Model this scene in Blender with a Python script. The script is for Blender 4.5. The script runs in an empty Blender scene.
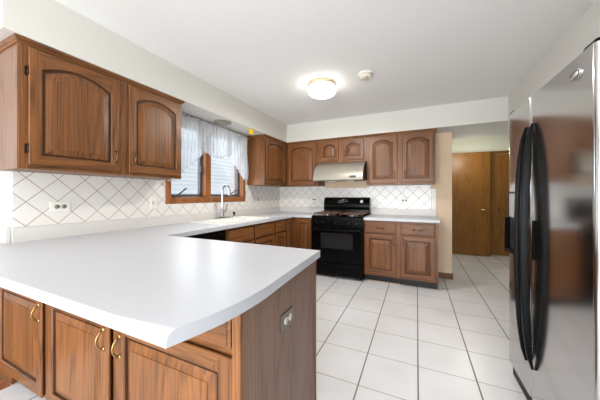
import bpy, bmesh, math, random
from mathutils import Vector, Matrix
PI = math.pi
random.seed(4)
S = bpy.context.scene
COL = S.collection

# ------------------------------------------------------------------ camera
CAM = (2.4239, -4.1892, 1.2268)
cd = bpy.data.cameras.new('camera'); cam = bpy.data.objects.new('camera', cd); COL.objects.link(cam)
cam.location = CAM; cam.rotation_euler = (PI/2, 0, 0.4251)
cd.sensor_width = 36; cd.lens = 36*248.13/600
cd.shift_x = -4.26/600; cd.shift_y = -4.72/600
cd.clip_start = 0.05
S.camera = cam
# ------------------------------------------------------------------ world, light, exposure
S.view_settings.view_transform = 'Standard'; S.view_settings.look = 'None'
S.view_settings.gamma = 1; S.view_settings.use_curve_mapping = False
S.view_settings.exposure = 0.1
W = bpy.data.worlds.new('world'); S.world = W; W.use_nodes = True
bg = W.node_tree.nodes['Background']; bg.inputs[0].default_value = (0.88, 0.94, 1.0, 1); bg.inputs[1].default_value = 1.5

def area(name, loc, rot, sx, sy, power, col):
    l = bpy.data.lights.new(name, 'AREA'); l.shape = 'RECTANGLE'; l.size = sx; l.size_y = sy
    l.energy = power; l.color = col
    o = bpy.data.objects.new(name, l); o.location = loc; o.rotation_euler = rot; COL.objects.link(o); return o
# daylight coming through the dining-room windows behind the camera
area('daylight_rear_window', (1.6, -7.38, 1.0), (PI/2, 0, 0), 3.4, 1.3, 200, (0.93, 0.965, 1.0))
area('daylight_patio_window', (-2.48, -5.5, 1.2), (PI/2, 0, -PI/2), 2.6, 2.0, 12, (0.93, 0.965, 1.0))
area('daylight_sink_window', (-0.16, -1.72, 1.65), (0, -PI/2, 0), 0.8, 1.1, 12, (0.9, 0.95, 1.0))

def lamp(name, loc, power, col, rad):
    l = bpy.data.lights.new(name, 'POINT'); l.energy = power; l.color = col; l.shadow_soft_size = rad
    o = bpy.data.objects.new(name, l); o.location = loc; COL.objects.link(o); return o
area('ceiling_bounce_fill', (1.6, -5.8, 1.5), (PI, 0, 0), .6, .6, 50, (1.0, .985, .96))  # added fill, no fixture there: bounces light off the ceiling behind the camera
lamp('hall_lamp', (3.3, 1.2, 1.95), 16, (1.0, .95, .84), .12)

# ------------------------------------------------------------------ materials
def lin(r, g, b):
    f = lambda c: (c/255/12.92) if c/255 <= .04045 else ((c/255+.055)/1.055)**2.4
    return (f(r), f(g), f(b), 1)

def mat(name, col, rough=.5, metal=0, spec=.5, emit=None, estr=0, bump=None, coat=0):
    m = bpy.data.materials.new(name); m.use_nodes = True
    nt = m.node_tree; p = nt.nodes['Principled BSDF']
    p.inputs['Base Color'].default_value = col if len(col) == 4 else (*col, 1)
    p.inputs['Roughness'].default_value = rough; p.inputs['Metallic'].default_value = metal
    p.inputs['Specular IOR Level'].default_value = spec
    if coat: p.inputs['Coat Weight'].default_value = coat; p.inputs['Coat Roughness'].default_value = .15
    if emit: p.inputs['Emission Color'].default_value = emit; p.inputs['Emission Strength'].default_value = estr
    # faint procedural variation so that no surface is dead flat
    tc = nt.nodes.new('ShaderNodeTexCoord'); n = nt.nodes.new('ShaderNodeTexNoise')
    n.inputs['Scale'].default_value = bump[0] if bump else 9; n.inputs['Detail'].default_value = 3
    nt.links.new(tc.outputs['Object'], n.inputs['Vector'])
    if bump:
        b = nt.nodes.new('ShaderNodeBump'); b.inputs['Strength'].default_value = bump[1]; b.inputs['Distance'].default_value = .01
        nt.links.new(n.outputs['Fac'], b.inputs['Height']); nt.links.new(b.outputs['Normal'], p.inputs['Normal'])
    elif not emit:
        mr = nt.nodes.new('ShaderNodeMapRange'); mr.inputs[3].default_value = max(0, rough-.03); mr.inputs[4].default_value = min(1, rough+.03)
        nt.links.new(n.outputs['Fac'], mr.inputs[0]); nt.links.new(mr.outputs[0], p.inputs['Roughness'])
    return m

def oak(name, light, dark, horiz=False, rough=.38, fine=1.0, axis=None):
    m = bpy.data.materials.new(name); m.use_nodes = True
    nt = m.node_tree; L = nt.links.new; N = nt.nodes.new
    p = nt.nodes['Principled BSDF']
    tc = N('ShaderNodeTexCoord'); oi = N('ShaderNodeObjectInfo')
    off = N('ShaderNodeVectorMath'); off.operation = 'SCALE'; off.inputs[0].default_value = (7.3, 3.1, 11.7); L(oi.outputs['Random'], off.inputs['Scale'])
    ad = N('ShaderNodeVectorMath'); ad.operation = 'ADD'; L(tc.outputs['Object'], ad.inputs[0]); L(off.outputs[0], ad.inputs[1])
    def mp(sc, base=ad.outputs[0]):
        k = N('ShaderNodeMapping'); k.inputs['Scale'].default_value = sc; L(base, k.inputs['Vector']); return k.outputs[0]
    def ax(a, l):
        k = axis or ('x' if horiz else 'z')
        return {'x': (l, a, a), 'z': (a, a, l), 'y': (a, l, a)}[k]
    n1 = N('ShaderNodeTexNoise'); n1.inputs['Scale'].default_value = 1; n1.inputs['Detail'].default_value = 1; n1.inputs['Roughness'].default_value = .3
    L(mp(ax(8.5, .55)), n1.inputs['Vector'])
    mu = N('ShaderNodeMath'); mu.operation = 'MULTIPLY'; mu.inputs[1].default_value = 75; L(n1.outputs['Fac'], mu.inputs[0])
    fr_ = N('ShaderNodeMath'); fr_.operation = 'SINE'; L(mu.outputs[0], fr_.inputs[0])
    h1 = N('ShaderNodeMath'); h1.operation = 'MULTIPLY_ADD'; h1.inputs[1].default_value = .5; h1.inputs[2].default_value = .5; L(fr_.outputs[0], h1.inputs[0])
    h2 = N('ShaderNodeMath'); h2.operation = 'POWER'; h2.inputs[1].default_value = 3.0; L(h1.outputs[0], h2.inputs[0])
    si = N('ShaderNodeMath'); si.operation = 'MULTIPLY'; si.inputs[1].default_value = -1; L(h2.outputs[0], si.inputs[0])
    n2 = N('ShaderNodeTexNoise'); n2.inputs['Scale'].default_value = 1; n2.inputs['Detail'].default_value = 5; n2.inputs['Roughness'].default_value = .7
    L(mp(ax(150*fine, 3)), n2.inputs['Vector'])
    n3 = N('ShaderNodeTexNoise'); n3.inputs['Scale'].default_value = 1; n3.inputs['Detail'].default_value = 1
    L(mp(ax(9, .5)), n3.inputs['Vector'])
    a1 = N('ShaderNodeMath'); a1.operation = 'MULTIPLY_ADD'; a1.inputs[1].default_value = .17; a1.inputs[2].default_value = .05; L(si.outputs[0], a1.inputs[0])
    a2 = N('ShaderNodeMath'); a2.operation = 'MULTIPLY_ADD'; a2.inputs[1].default_value = .9; L(n2.outputs['Fac'], a2.inputs[0]); L(a1.outputs[0], a2.inputs[2])
    a3 = N('ShaderNodeMath'); a3.operation = 'MULTIPLY_ADD'; a3.inputs[1].default_value = .35; L(n3.outputs['Fac'], a3.inputs[0]); L(a2.outputs[0], a3.inputs[2])
    cr = N('ShaderNodeValToRGB'); cr.color_ramp.elements[0].position = .31; cr.color_ramp.elements[0].color = dark
    cr.color_ramp.elements[1].position = .86; cr.color_ramp.elements[1].color = light
    L(a3.outputs[0], cr.inputs[0])
    hv = N('ShaderNodeHueSaturation'); L(cr.outputs[0], hv.inputs['Color'])
    mr = N('ShaderNodeMapRange'); mr.inputs[3].default_value = .90; mr.inputs[4].default_value = 1.12; L(oi.outputs['Random'], mr.inputs[0]); L(mr.outputs[0], hv.inputs['Value'])
    L(hv.outputs[0], p.inputs['Base Color'])
    p.inputs['Roughness'].default_value = rough; p.inputs['Specular IOR Level'].default_value = .42
    b = N('ShaderNodeBump'); b.inputs['Strength'].default_value = .08; b.inputs['Distance'].default_value = .004
    L(a2.outputs[0], b.inputs['Height']); L(b.outputs['Normal'], p.inputs['Normal'])
    return m

OL, OD = lin(142, 90, 47), lin(62, 36, 16)
oak_v = oak('oak_vertical_grain', OL, OD)
oak_h = oak('oak_horizontal_grain', OL, OD, horiz=True)
oak_frame = oak('oak_window_frame', lin(170, 108, 58), lin(105, 60, 28))
oak_dark = oak('oak_groove_stain_and_gap_shade', lin(84, 50, 24), lin(44, 24, 11))  # groove stain; also painted on outer back edges as the gap's shadow line
oak_panel = oak('oak_veneer_end_panel', lin(142, 112, 95), lin(98, 74, 60), fine=1.2, rough=.45)
oak_door = oak('stained_flat_door', lin(140, 94, 34), lin(104, 66, 20), fine=.5, rough=.4)
oak_floor = oak('hardwood', lin(160, 100, 55), lin(90, 50, 24), axis='y')
M = dict(
    wall=mat('cream_paint', lin(212, 209, 202), .85, bump=(180, .05)),
    soffit=mat('white_paint', lin(212, 210, 203), .85, bump=(180, .05)),
    beige=mat('beige_paint', lin(222, 196, 168), .8, bump=(180, .05)),
    ceil=mat('ceiling_paint', lin(230, 229, 227), .9, bump=(120, .12)),
    hall=mat('hall_paint', lin(214, 216, 200), .85, bump=(180, .05)),
    white=mat('white_plastic', lin(236, 235, 228), .35),
    almond=mat('almond_plastic', lin(224, 216, 196), .35),
    slot=mat('dark_slot', lin(40, 38, 34), .6),
    counter=mat('white_laminate', lin(197, 199, 204), .33, spec=.4),
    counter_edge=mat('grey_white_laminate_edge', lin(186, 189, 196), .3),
    lip=mat('pale_laminate_lip', lin(214, 211, 207), .35),
    black=mat('black_enamel', (.003, .003, .003, 1), .18, spec=.11),
    blackp=mat('black_plastic', (.003, .003, .0034, 1), .36, spec=.09),
    toe=mat('black_toe_kick', (.008, .008, .008, 1), .5),
    iron=mat('cast_iron', lin(92, 68, 54), .3, bump=(60, .2)),
    glassblk=mat('dark_oven_glass', (.022, .022, .023, 1), .1, spec=.3),
    brass=mat('antique_brass', lin(168, 140, 92), .33, metal=1),
    dull_brass=mat('dull_brass', lin(128, 102, 64), .32, metal=1),
    bronze=mat('dark_bronze', lin(74, 60, 42), .4, metal=1),
    chrome=mat('chrome', (.42, .42, .43, 1), .22, metal=1),
    alum=mat('aluminium', (.6, .6, .6, 1), .32, metal=1),
    hood=mat('hood_metal', lin(150, 146, 134), .42, metal=.4),
    recept=mat('grey_receptacle', lin(142, 136, 118), .4),
    sink=mat('white_sink', lin(240, 239, 233), .15),
    gasket=mat('dark_gasket', lin(70, 72, 76), .5),
    yellow=mat('yellow_paper', lin(246, 205, 20), .7),
    siding=mat('white_siding', lin(224, 225, 226), .7),
    dark=mat('dark_interior', lin(45, 30, 20), .8),
    grass=mat('lawn', lin(96, 112, 70), .9, bump=(60, .4)),
)
# brushed stainless steel
def stainless():
    m = bpy.data.materials.new('brushed_stainless'); m.use_nodes = True; nt = m.node_tree; L = nt.links.new; N = nt.nodes.new
    p = nt.nodes['Principled BSDF']; p.inputs['Base Color'].default_value = (.52, .51, .50, 1); p.inputs['Metallic'].default_value = 1
    p.inputs['Roughness'].default_value = .2
    tc = N('ShaderNodeTexCoord'); k = N('ShaderNodeMapping'); k.inputs['Scale'].default_value = (3, 2, 500); L(tc.outputs['Object'], k.inputs[0])
    n = N('ShaderNodeTexNoise'); n.inputs['Scale'].default_value = 1; n.inputs['Detail'].default_value = 2; L(k.outputs[0], n.inputs['Vector'])
    mr = N('ShaderNodeMapRange'); mr.inputs[3].default_value = .12; mr.inputs[4].default_value = .18; L(n.outputs[0], mr.inputs[0]); L(mr.outputs[0], p.inputs['Roughness'])
    return m
M['steel'] = stainless()
# thin window glass (lets daylight through)
def thin_glass(name, tint, gl=.06):
    m = bpy.data.materials.new(name); m.use_nodes = True; nt = m.node_tree; nt.nodes.remove(nt.nodes['Principled BSDF'])
    t = nt.nodes.new('ShaderNodeBsdfTransparent'); t.inputs[0].default_value = tint
    g = nt.nodes.new('ShaderNodeBsdfGlossy'); g.inputs['Roughness'].default_value = .02
    mx = nt.nodes.new('ShaderNodeMixShader'); mx.inputs[0].default_value = gl
    nt.links.new(t.outputs[0], mx.inputs[1]); nt.links.new(g.outputs[0], mx.inputs[2]); nt.links.new(mx.outputs[0], nt.nodes['Material Output'].inputs[0]); return m
M['glass'] = thin_glass('window_glass', (.97, .985, 1, 1))
# sheer lace
def sheer():
    m = bpy.data.materials.new('sheer_lace'); m.use_nodes = True; nt = m.node_tree; L = nt.links.new; N = nt.nodes.new
    p = nt.nodes['Principled BSDF']; p.inputs['Base Color'].default_value = lin(214, 217, 220); p.inputs['Roughness'].default_value = .9
    tr = N('ShaderNodeBsdfTransparent'); tl = N('ShaderNodeBsdfTranslucent'); tl.inputs[0].default_value = lin(225, 230, 236)
    m1 = N('ShaderNodeMixShader'); m1.inputs[0].default_value = .2; L(p.outputs[0], m1.inputs[1]); L(tl.outputs[0], m1.inputs[2])
    tc = N('ShaderNodeTexCoord'); v = N('ShaderNodeTexVoronoi'); v.inputs['Scale'].default_value = 60; L(tc.outputs['Object'], v.inputs['Vector'])
    mr = N('ShaderNodeMapRange'); mr.inputs[1].default_value = .1; mr.inputs[2].default_value = .6; mr.inputs[3].default_value = .60; mr.inputs[4].default_value = .50; L(v.outputs['Distance'], mr.inputs[0])
    mx = N('ShaderNodeMixShader'); L(mr.outputs[0], mx.inputs[0]); L(tr.outputs[0], mx.inputs[1]); L(m1.outputs[0], mx.inputs[2])
    L(mx.outputs[0], nt.nodes['Material Output'].inputs[0]); return m
M['sheer'] = sheer()
# ceramic wall tile laid on the diagonal; u = horizontal axis index, (u0, z0) = one crossing
def tile(name, u, u0, z0, diag, grout=.0045, straight=None, col=lin(232, 229, 224), gcol=lin(168, 156, 146)):
    m = bpy.data.materials.new(name); m.use_nodes = True; nt = m.node_tree; L = nt.links.new; N = nt.nodes.new
    p = nt.nodes['Principled BSDF']
    g = N('ShaderNodeNewGeometry'); sx = N('ShaderNodeSeparateXYZ'); L(g.outputs['Position'], sx.inputs[0])
    def math_(op, a, b=None):
        n = N('ShaderNodeMath'); n.operation = op
        for i, q in enumerate((a, b)):
            if q is None: continue
            if isinstance(q, (int, float)): n.inputs[i].default_value = q
            else: L(q, n.inputs[i])
        return n.outputs[0]
    U = math_('SUBTRACT', sx.outputs[u], u0); Z = math_('SUBTRACT', sx.outputs[2], z0)
    if straight: A, B = math_('DIVIDE', U, straight), math_('DIVIDE', Z, straight); s = straight
    else:
        A = math_('DIVIDE', math_('ADD', U, Z), diag); B = math_('DIVIDE', math_('SUBTRACT', U, Z), diag); s = diag/1.414
    def line(a):
        f = math_('FRACT', math_('ADD', a, .5)); return math_('ABSOLUTE', math_('SUBTRACT', f, .5))
    d = math_('MINIMUM', line(A), line(B))
    mr = N('ShaderNodeMapRange'); mr.inputs[1].default_value = grout/s*.35; mr.inputs[2].default_value = grout/s*.75; L(d, mr.inputs[0])
    mx = N('ShaderNodeMix'); mx.data_type = 'RGBA'; mx.inputs[6].default_value = gcol; mx.inputs[7].default_value = col
    L(mr.outputs[0], mx.inputs[0]); L(mx.outputs[2], p.inputs['Base Color'])
    rr = N('ShaderNodeMapRange'); rr.inputs[3].default_value = .8; rr.inputs[4].default_value = .2; L(mr.outputs[0], rr.inputs[0]); L(rr.outputs[0], p.inputs['Roughness'])
    b = N('ShaderNodeBump'); b.inputs['Strength'].default_value = .4; b.inputs['Distance'].default_value = .002; L(mr.outputs[0], b.inputs['Height']); L(b.outputs['Normal'], p.inputs['Normal'])
    return m
M['tile_left'] = tile('diagonal_tile_left', 1, -3.433, 1.182, .165)
M['tile_back'] = tile('diagonal_tile_back', 0, 2.126, 1.182, .165)
M['tile_end'] = tile('straight_tile', 0, -.004, 1.235, .1, straight=.108)
# floor tile, grout across (x lines) darker than along
def floor_tile():
    m = bpy.data.materials.new('white_floor_tile'); m.use_nodes = True; nt = m.node_tree; L = nt.links.new; N = nt.nodes.new
    p = nt.nodes['Principled BSDF']; g = N('ShaderNodeNewGeometry'); sx = N('ShaderNodeSeparateXYZ'); L(g.outputs['Position'], sx.inputs[0])
    def mth(op, a, b):
        n = N('ShaderNodeMath'); n.operation = op
        for i, q in enumerate((a, b)):
            if isinstance(q, (int, float)): n.inputs[i].default_value = q
            else: L(q, n.inputs[i])
        return n.outputs[0]
    T = .354
    def ln(o, c, w):
        f = mth('FRACT', mth('ADD', mth('DIVIDE', mth('SUBTRACT', o, c), T), .5), 0.0)
        d = mth('ABSOLUTE', mth('SUBTRACT', f, .5), 0.0)
        mr = N('ShaderNodeMapRange'); mr.inputs[1].default_value = w/T*.4; mr.inputs[2].default_value = w/T*.62; L(d, mr.inputs[0]); return mr.outputs[0]
    lx = ln(sx.outputs[0], 2.433, .009); ly = ln(sx.outputs[1], -2.585, .007)
    n = N('ShaderNodeTexNoise'); n.inputs['Scale'].default_value = 2.2; n.inputs['Detail'].default_value = 4; L(g.outputs['Position'], n.inputs['Vector'])
    cr = N('ShaderNodeValToRGB'); cr.color_ramp.elements[0].color = lin(216, 216, 217); cr.color_ramp.elements[1].color = lin(230, 230, 232); cr.color_ramp.elements[0].position = .3; cr.color_ramp.elements[1].position = .7; L(n.outputs[0], cr.inputs[0])
    m1 = N('ShaderNodeMix'); m1.data_type = 'RGBA'; m1.inputs[6].default_value = lin(176, 171, 164); L(ly, m1.inputs[0]); L(cr.outputs[0], m1.inputs[7])
    m2 = N('ShaderNodeMix'); m2.data_type = 'RGBA'; m2.inputs[6].default_value = lin(120, 113, 106); L(lx, m2.inputs[0]); L(m1.outputs[2], m2.inputs[7])
    L(m2.outputs[2], p.inputs['Base Color'])
    mn = mth('MINIMUM', lx, ly)
    rr = N('ShaderNodeMapRange'); rr.inputs[3].default_value = .8; rr.inputs[4].default_value = .28; L(mn, rr.inputs[0]); L(rr.outputs[0], p.inputs['Roughness'])
    b = N('ShaderNodeBump'); b.inputs['Strength'].default_value = .3; b.inputs['Distance'].default_value = .002; L(mn, b.inputs['Height']); L(b.outputs['Normal'], p.inputs['Normal'])
    return m
M['floor'] = floor_tile()

# ------------------------------------------------------------------ mesh helpers
def BM(): return bmesh.new()
def box(bm, x0, x1, y0, y1, z0, z1, mi=0, bev=0, seg=2):
    vs = [bm.verts.new((x, y, z)) for x in (x0, x1) for y in (y0, y1) for z in (z0, z1)]
    fs = [(0, 1, 3, 2), (4, 6, 7, 5), (0, 4, 5, 1), (2, 3, 7, 6), (0, 2, 6, 4), (1, 5, 7, 3)]
    F = [bm.faces.new([vs[i] for i in f]) for f in fs]
    for f in F: f.material_index = mi
    if bev:
        es = list({e for f in F for e in f.edges})
        bmesh.ops.bevel(bm, geom=es, offset=bev, segments=seg, affect='EDGES', profile=.5)
    return bm
def tube(bm, pts, r, seg=10, caps=True, mi=0):
    pts = [Vector(p) for p in pts]; n = len(pts); rings = []
    rr = r if isinstance(r, (list, tuple)) else [r]*n
    prev = None
    for i, p in enumerate(pts):
        t = (pts[min(i+1, n-1)]-pts[max(i-1, 0)]).normalized()
        if prev is None:
            a = Vector((0, 0, 1)) if abs(t.z) < .9 else Vector((1, 0, 0))
            u = t.cross(a).normalized()
        else: u = (prev-t*prev.dot(t)).normalized()
        prev = u; v = t.cross(u)
        rings.append([bm.verts.new(p+(u*math.cos(2*PI*k/seg)+v*math.sin(2*PI*k/seg))*rr[i]) for k in range(seg)])
    for a, b in zip(rings, rings[1:]):
        for k in range(seg):
            f = bm.faces.new((a[k], a[(k+1) % seg], b[(k+1) % seg], b[k])); f.smooth = True; f.material_index = mi
    if caps:
        bm.faces.new(rings[0][::-1]).material_index = mi; bm.faces.new(rings[-1]).material_index = mi
    return bm
def lathe(bm, prof, c=(0, 0, 0), axis='z', seg=24, mi=0, flip=False):
    rings = []
    for r, h in prof:
        ring = []
        for k in range(seg):
            a = 2*PI*k/seg; x, y = r*math.cos(a), r*math.sin(a)
            q = {'z': (x, y, h), 'y': (x, h, y), 'x': (h, x, y)}[axis]
            ring.append(bm.verts.new((q[0]+c[0], q[1]+c[1], q[2]+c[2])))
        rings.append(ring)
    for a, b in zip(rings, rings[1:]):
        for k in range(seg):
            f = bm.faces.new((a[k], a[(k+1) % seg], b[(k+1) % seg], b[k])); f.smooth = True; f.material_index = mi
    bm.faces.new(rings[0]); bm.faces.new(rings[-1])
    return bm
def prism(bm, poly, lo, hi, axis='x', mi=0):
    def P(a, b, h): return {'x': (h, a, b), 'y': (a, h, b), 'z': (a, b, h)}[axis]
    A = [bm.verts.new(P(a, b, lo)) for a, b in poly]; B = [bm.verts.new(P(a, b, hi)) for a, b in poly]
    n = len(poly)
    for i in range(n): bm.faces.new((A[i], A[(i+1) % n], B[(i+1) % n], B[i])).material_index = mi
    bm.faces.new(A[::-1]).material_index = mi; bm.faces.new(B).material_index = mi
    return bm
def obj(name, bm, mats, parent=None, smooth_angle=None):
    bmesh.ops.recalc_face_normals(bm, faces=bm.faces)
    me = bpy.data.meshes.new(name); bm.to_mesh(me); bm.free()
    for m in (mats if isinstance(mats, (list, tuple)) else [mats]): me.materials.append(m)
    if smooth_angle is not None:
        for p in me.polygons: p.use_smooth = True
        try: me.set_sharp_from_angle(angle=math.radians(smooth_angle))
        except Exception: pass
    o = bpy.data.objects.new(name, me); COL.objects.link(o)
    if parent: o.parent = parent
    return o
def thing(name, label, cat, loc=(0, 0, 0), rz=0, group=None):
    o = bpy.data.objects.new(name, None); COL.objects.link(o); o.empty_display_size = .1
    o.location = loc; o.rotation_euler = (0, 0, rz); o['label'] = label; o['category'] = cat
    if group: o['group'] = group
    return o
def tag(o, label, cat, group=None):
    o['label'] = label; o['category'] = cat
    if group: o['group'] = group
    return o
def struct(name, bm, m, parent=None, **k):
    o = obj(name, bm, m, parent, **k)
    if not parent: o['kind'] = 'structure'
    return o

# ------------------------------------------------------------------ the setting
CEIL = 2.452; ZS = 2.152; ZB = 1.385; SOF = .353
b = BM(); box(b, -2.6, 6.0, -7.6, -3.36, -.1, 0); box(b, -.14, 6.0, -3.36, 3.2, -.1, 0); struct('floor', b, M['floor'])
struct('trim_1', box(BM(), -2.6, .042, -7.5, -3.512, .0, .004), oak_floor)['label'] = 'hardwood floor of the adjoining room'
b = BM(); box(b, -2.6, 6.0, -7.6, -3.36, CEIL, CEIL+.1); box(b, -.14, 6.0, -3.36, 3.2, CEIL, CEIL+.1); struct('ceiling', b, M['ceil'])
# left wall with the opening for the window over the sink
WY0, WY1, WZ0, WZ1 = -2.345, -1.132, 1.195, 2.06
b = BM(); t = .14
box(b, -t, 0, -3.495, WY0, 0, CEIL); box(b, -t, 0, WY1, .12, 0, CEIL)
box(b, -t, 0, WY0, WY1, 0, WZ0); box(b, -t, 0, WY0, WY1, WZ1, CEIL)
struct('wall_left', b, M['wall'])
struct('wall_dining_return', box(BM(), -2.6, -t, -3.495, -3.355, 0, CEIL), M['wall'])
struct('wall_back', box(BM(), 0, 2.895, 0, .12, 0, CEIL), M['beige'])
# soffits over the cabinets and the passage, bulkhead over the refrigerator
struct('trim_2', box(BM(), 0, SOF, -3.63, 0, ZS, CEIL), M['soffit'])
struct('trim_3', box(BM(), -2.6, 0, -3.63, -3.495, ZS, CEIL), M['soffit'])
struct('trim_4', box(BM(), SOF, 2.895, -SOF, 0, ZS, CEIL), M['soffit'])
struct('trim_5', box(BM(), 2.895, 5.2, -SOF, .55, ZS, CEIL), M['soffit'])
struct('trim_6', box(BM(), 3.455, 3.95, -3.6, -SOF, 1.93, CEIL), M['soffit'])
struct('wall_right', box(BM(), 3.95, 4.07, -7.6, -SOF, 0, CEIL), M['soffit'])
struct('wall_alcove', box(BM(), 3.2, 3.95, -3.75, -3.6, 0, CEIL), M['soffit'])
struct('wall_hall_right', box(BM(), 3.95, 5.2, .12, .24, 0, ZS), M['hall'])
# hall beyond the passage
struct('wall_hall', box(BM(), 1.2, 6.0, 2.05, 2.17, 0, CEIL), M['hall'])
struct('wall_hall_left', box(BM(), 1.08, 1.2, .12, 2.17, 0, CEIL), M['hall'])
struct('wall_hall_end', box(BM(), 5.2, 5.32, -.4, 2.05, 0, CEIL), M['hall'])
# dining room shell behind the camera, window openings on two sides
b = BM(); R0, R1, RZ0, RZ1 = -.1, 3.3, .4, 2.3
box(b, -2.6, R0, -7.6, -7.5, 0, CEIL); box(b, R1, 3.95, -7.6, -7.5, 0, CEIL); box(b, R0, R1, -7.6, -7.5, 0, RZ0); box(b, R0, R1, -7.6, -7.5, RZ1, CEIL)
struct('wall_rear', b, M['wall'])
b = BM()
box(b, -2.72, -2.6, -7.6, -6.8, 0, CEIL); box(b, -2.72, -2.6, -4.2, -3.495, 0, CEIL); box(b, -2.72, -2.6, -6.8, -4.2, 2.2, CEIL); box(b, -2.72, -2.6, -6.8, -4.2, 0, .2)
struct('wall_dining_left', b, M['wall'])
def frame_rect(bm, x0, x1, z0, z1, y0, y1, w, mull=0):
    box(bm, x0, x0+w, y0, y1, z0, z1); box(bm, x1-w, x1, y0, y1, z0, z1)
    box(bm, x0+w, x1-w, y0, y1, z0, z0+w); box(bm, x0+w, x1-w, y0, y1, z1-w, z1)
    for k in range(mull):
        c = x0+(x1-x0)*(k+1)/(mull+1); box(bm, c-w/2, c+w/2, y0, y1, z0+w, z1-w)
    return bm
wf = struct('window_2', frame_rect(BM(), R0, R1, RZ0, RZ1, -7.58, -7.5, .06, 2), M['white'])
obj('pane', box(BM(), R0+.06, R1-.06, -7.545, -7.54, RZ0+.06, RZ1-.06), M['glass'], wf)
b = frame_rect(BM(), -6.8, -4.2, .2, 2.2, -2.70, -2.62, .06, 1)
for v in b.verts: v.co = Vector((v.co.y, v.co.x, v.co.z))
wf = struct('window_3', b, M['white'])
obj('pane', box(BM(), -2.665, -2.66, -6.74, -4.26, .26, 2.14), M['glass'], wf)

# tile on the walls
struct('trim_7', box(BM(), 0, .006, -3.495, WY0-.06, 1.0, ZB+.01), M['tile_left'])
struct('trim_8', box(BM(), 0, .006, WY0-.06, WY1+.06, 1.0, WZ0-.062), M['tile_left'])
struct('trim_9', box(BM(), 0, .006, WY1+.06, 0, 1.0, ZB+.01), M['tile_left'])
struct('trim_10', box(BM(), .006, .95, -.006, 0, 1.0, ZB+.01), M['tile_back'])
struct('trim_11', box(BM(), .95, 1.72, -.006, 0, .85, 1.352), M['tile_back'])
struct('trim_12', box(BM(), 1.72, 2.625, -.006, 0, 1.0, ZB+.01), M['tile_back'])
struct('trim_13', box(BM(), 2.628, 2.686, -.007, 0, 1.012, 1.325, bev=.002), M['white'])
struct('trim_14', box(BM(), -.9, .0, -3.501, -3.495, 1.0, 1.6), M['tile_end'])
b = BM(); prism(b, [(-.012, 0), (0, 0), (0, .085), (-.006, .085), (-.012, .07)], 2.69, 2.9, 'x'); struct('baseboard_back', b, oak_h)
b = BM(); box(b, 2.895, 2.907, -.012, .13, 0, .085); struct('baseboard_passage', b, oak_h)

# window over the sink: oak casing and jamb, two casement sashes
b = BM()
CW = .058
box(b, .0, .018, WY0-CW, WY0, WZ0-CW, WZ1+CW, bev=.003); box(b, .0, .018, WY1, WY1+CW, WZ0-CW, WZ1+CW, bev=.003)
box(b, .0, .018, WY0, WY1, WZ0-CW, WZ0, bev=.003); box(b, .0, .018, WY0, WY1, WZ1, WZ1+CW, bev=.003)
WM = -1.817
box(b, -.13, .012, WM-.045, WM+.045, WZ0, WZ1, bev=.003)
box(b, -.139, -.002, WY0, WY0+.012, WZ0, WZ1); box(b, -.139, -.002, WY1-.012, WY1, WZ0, WZ1); box(b, -.139, -.002, WY0, WY1, WZ0, WZ0+.012); box(b, -.139, -.002, WY0, WY1, WZ1-.012, WZ1)
win = struct('window_1', b, oak_frame)
for a0, a1 in ((WY0+.014, WM-.047), (WM+.047, WY1-.014)):
    b = BM(); z0, z1 = WZ0+.014, WZ1-.014; w = .03
    box(b, -.09, -.05, a0, a0+w, z0, z1); box(b, -.09, -.05, a1-w, a1, z0, z1); box(b, -.09, -.05, a0+w, a1-w, z0, z0+w); box(b, -.09, -.05, a0+w, a1-w, z1-w, z1)
    s = obj('sash', b, M['gasket'], win); s['label'] = 'dark grey casement sash'
    p_ = obj('pane', box(BM(), -.072, -.068, a0+w, a1-w, z0+w, z1-w), M['glass'], win)
for y0, dy in ((-2.24, .10), (-1.42, .17)):
    b = BM(); box(b, -.05, -.02, y0-.05, y0+.05, WZ0+.012, WZ0+.028, bev=.004)
    tube(b, [(-.03, y0, WZ0+.026), (-.012, y0+.02, WZ0+.05), (-.006, y0+dy*.6, WZ0+.08), (-.004, y0+dy, WZ0+.112)], [.010, .009, .008, .011], 8)
    k = obj('crank_handle', b, M['gasket'], win); k['label'] = 'dark grey metal window crank'
for z in (1.55, 1.80):
    k = obj('latch', box(BM(), -.048, -.03, WM-.075, WM-.05, z-.04, z+.04, bev=.004), M['gasket'], win)
# outdoors
b = BM()
for k in range(26):
    z = -.2+k*.115; prism(b, [(-3.4, z), (-3.35, z), (-3.385, z+.115), (-3.4, z+.115)], -7, 12, 'y')
hs = obj('neighbouring_house', b, M['siding']); tag(hs, 'white lap-sided house wall outside the window over the sink', 'house')
struct('ground', box(BM(), -12, -2.73, -12, 8, -.3, -.2), M['grass'])

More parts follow.
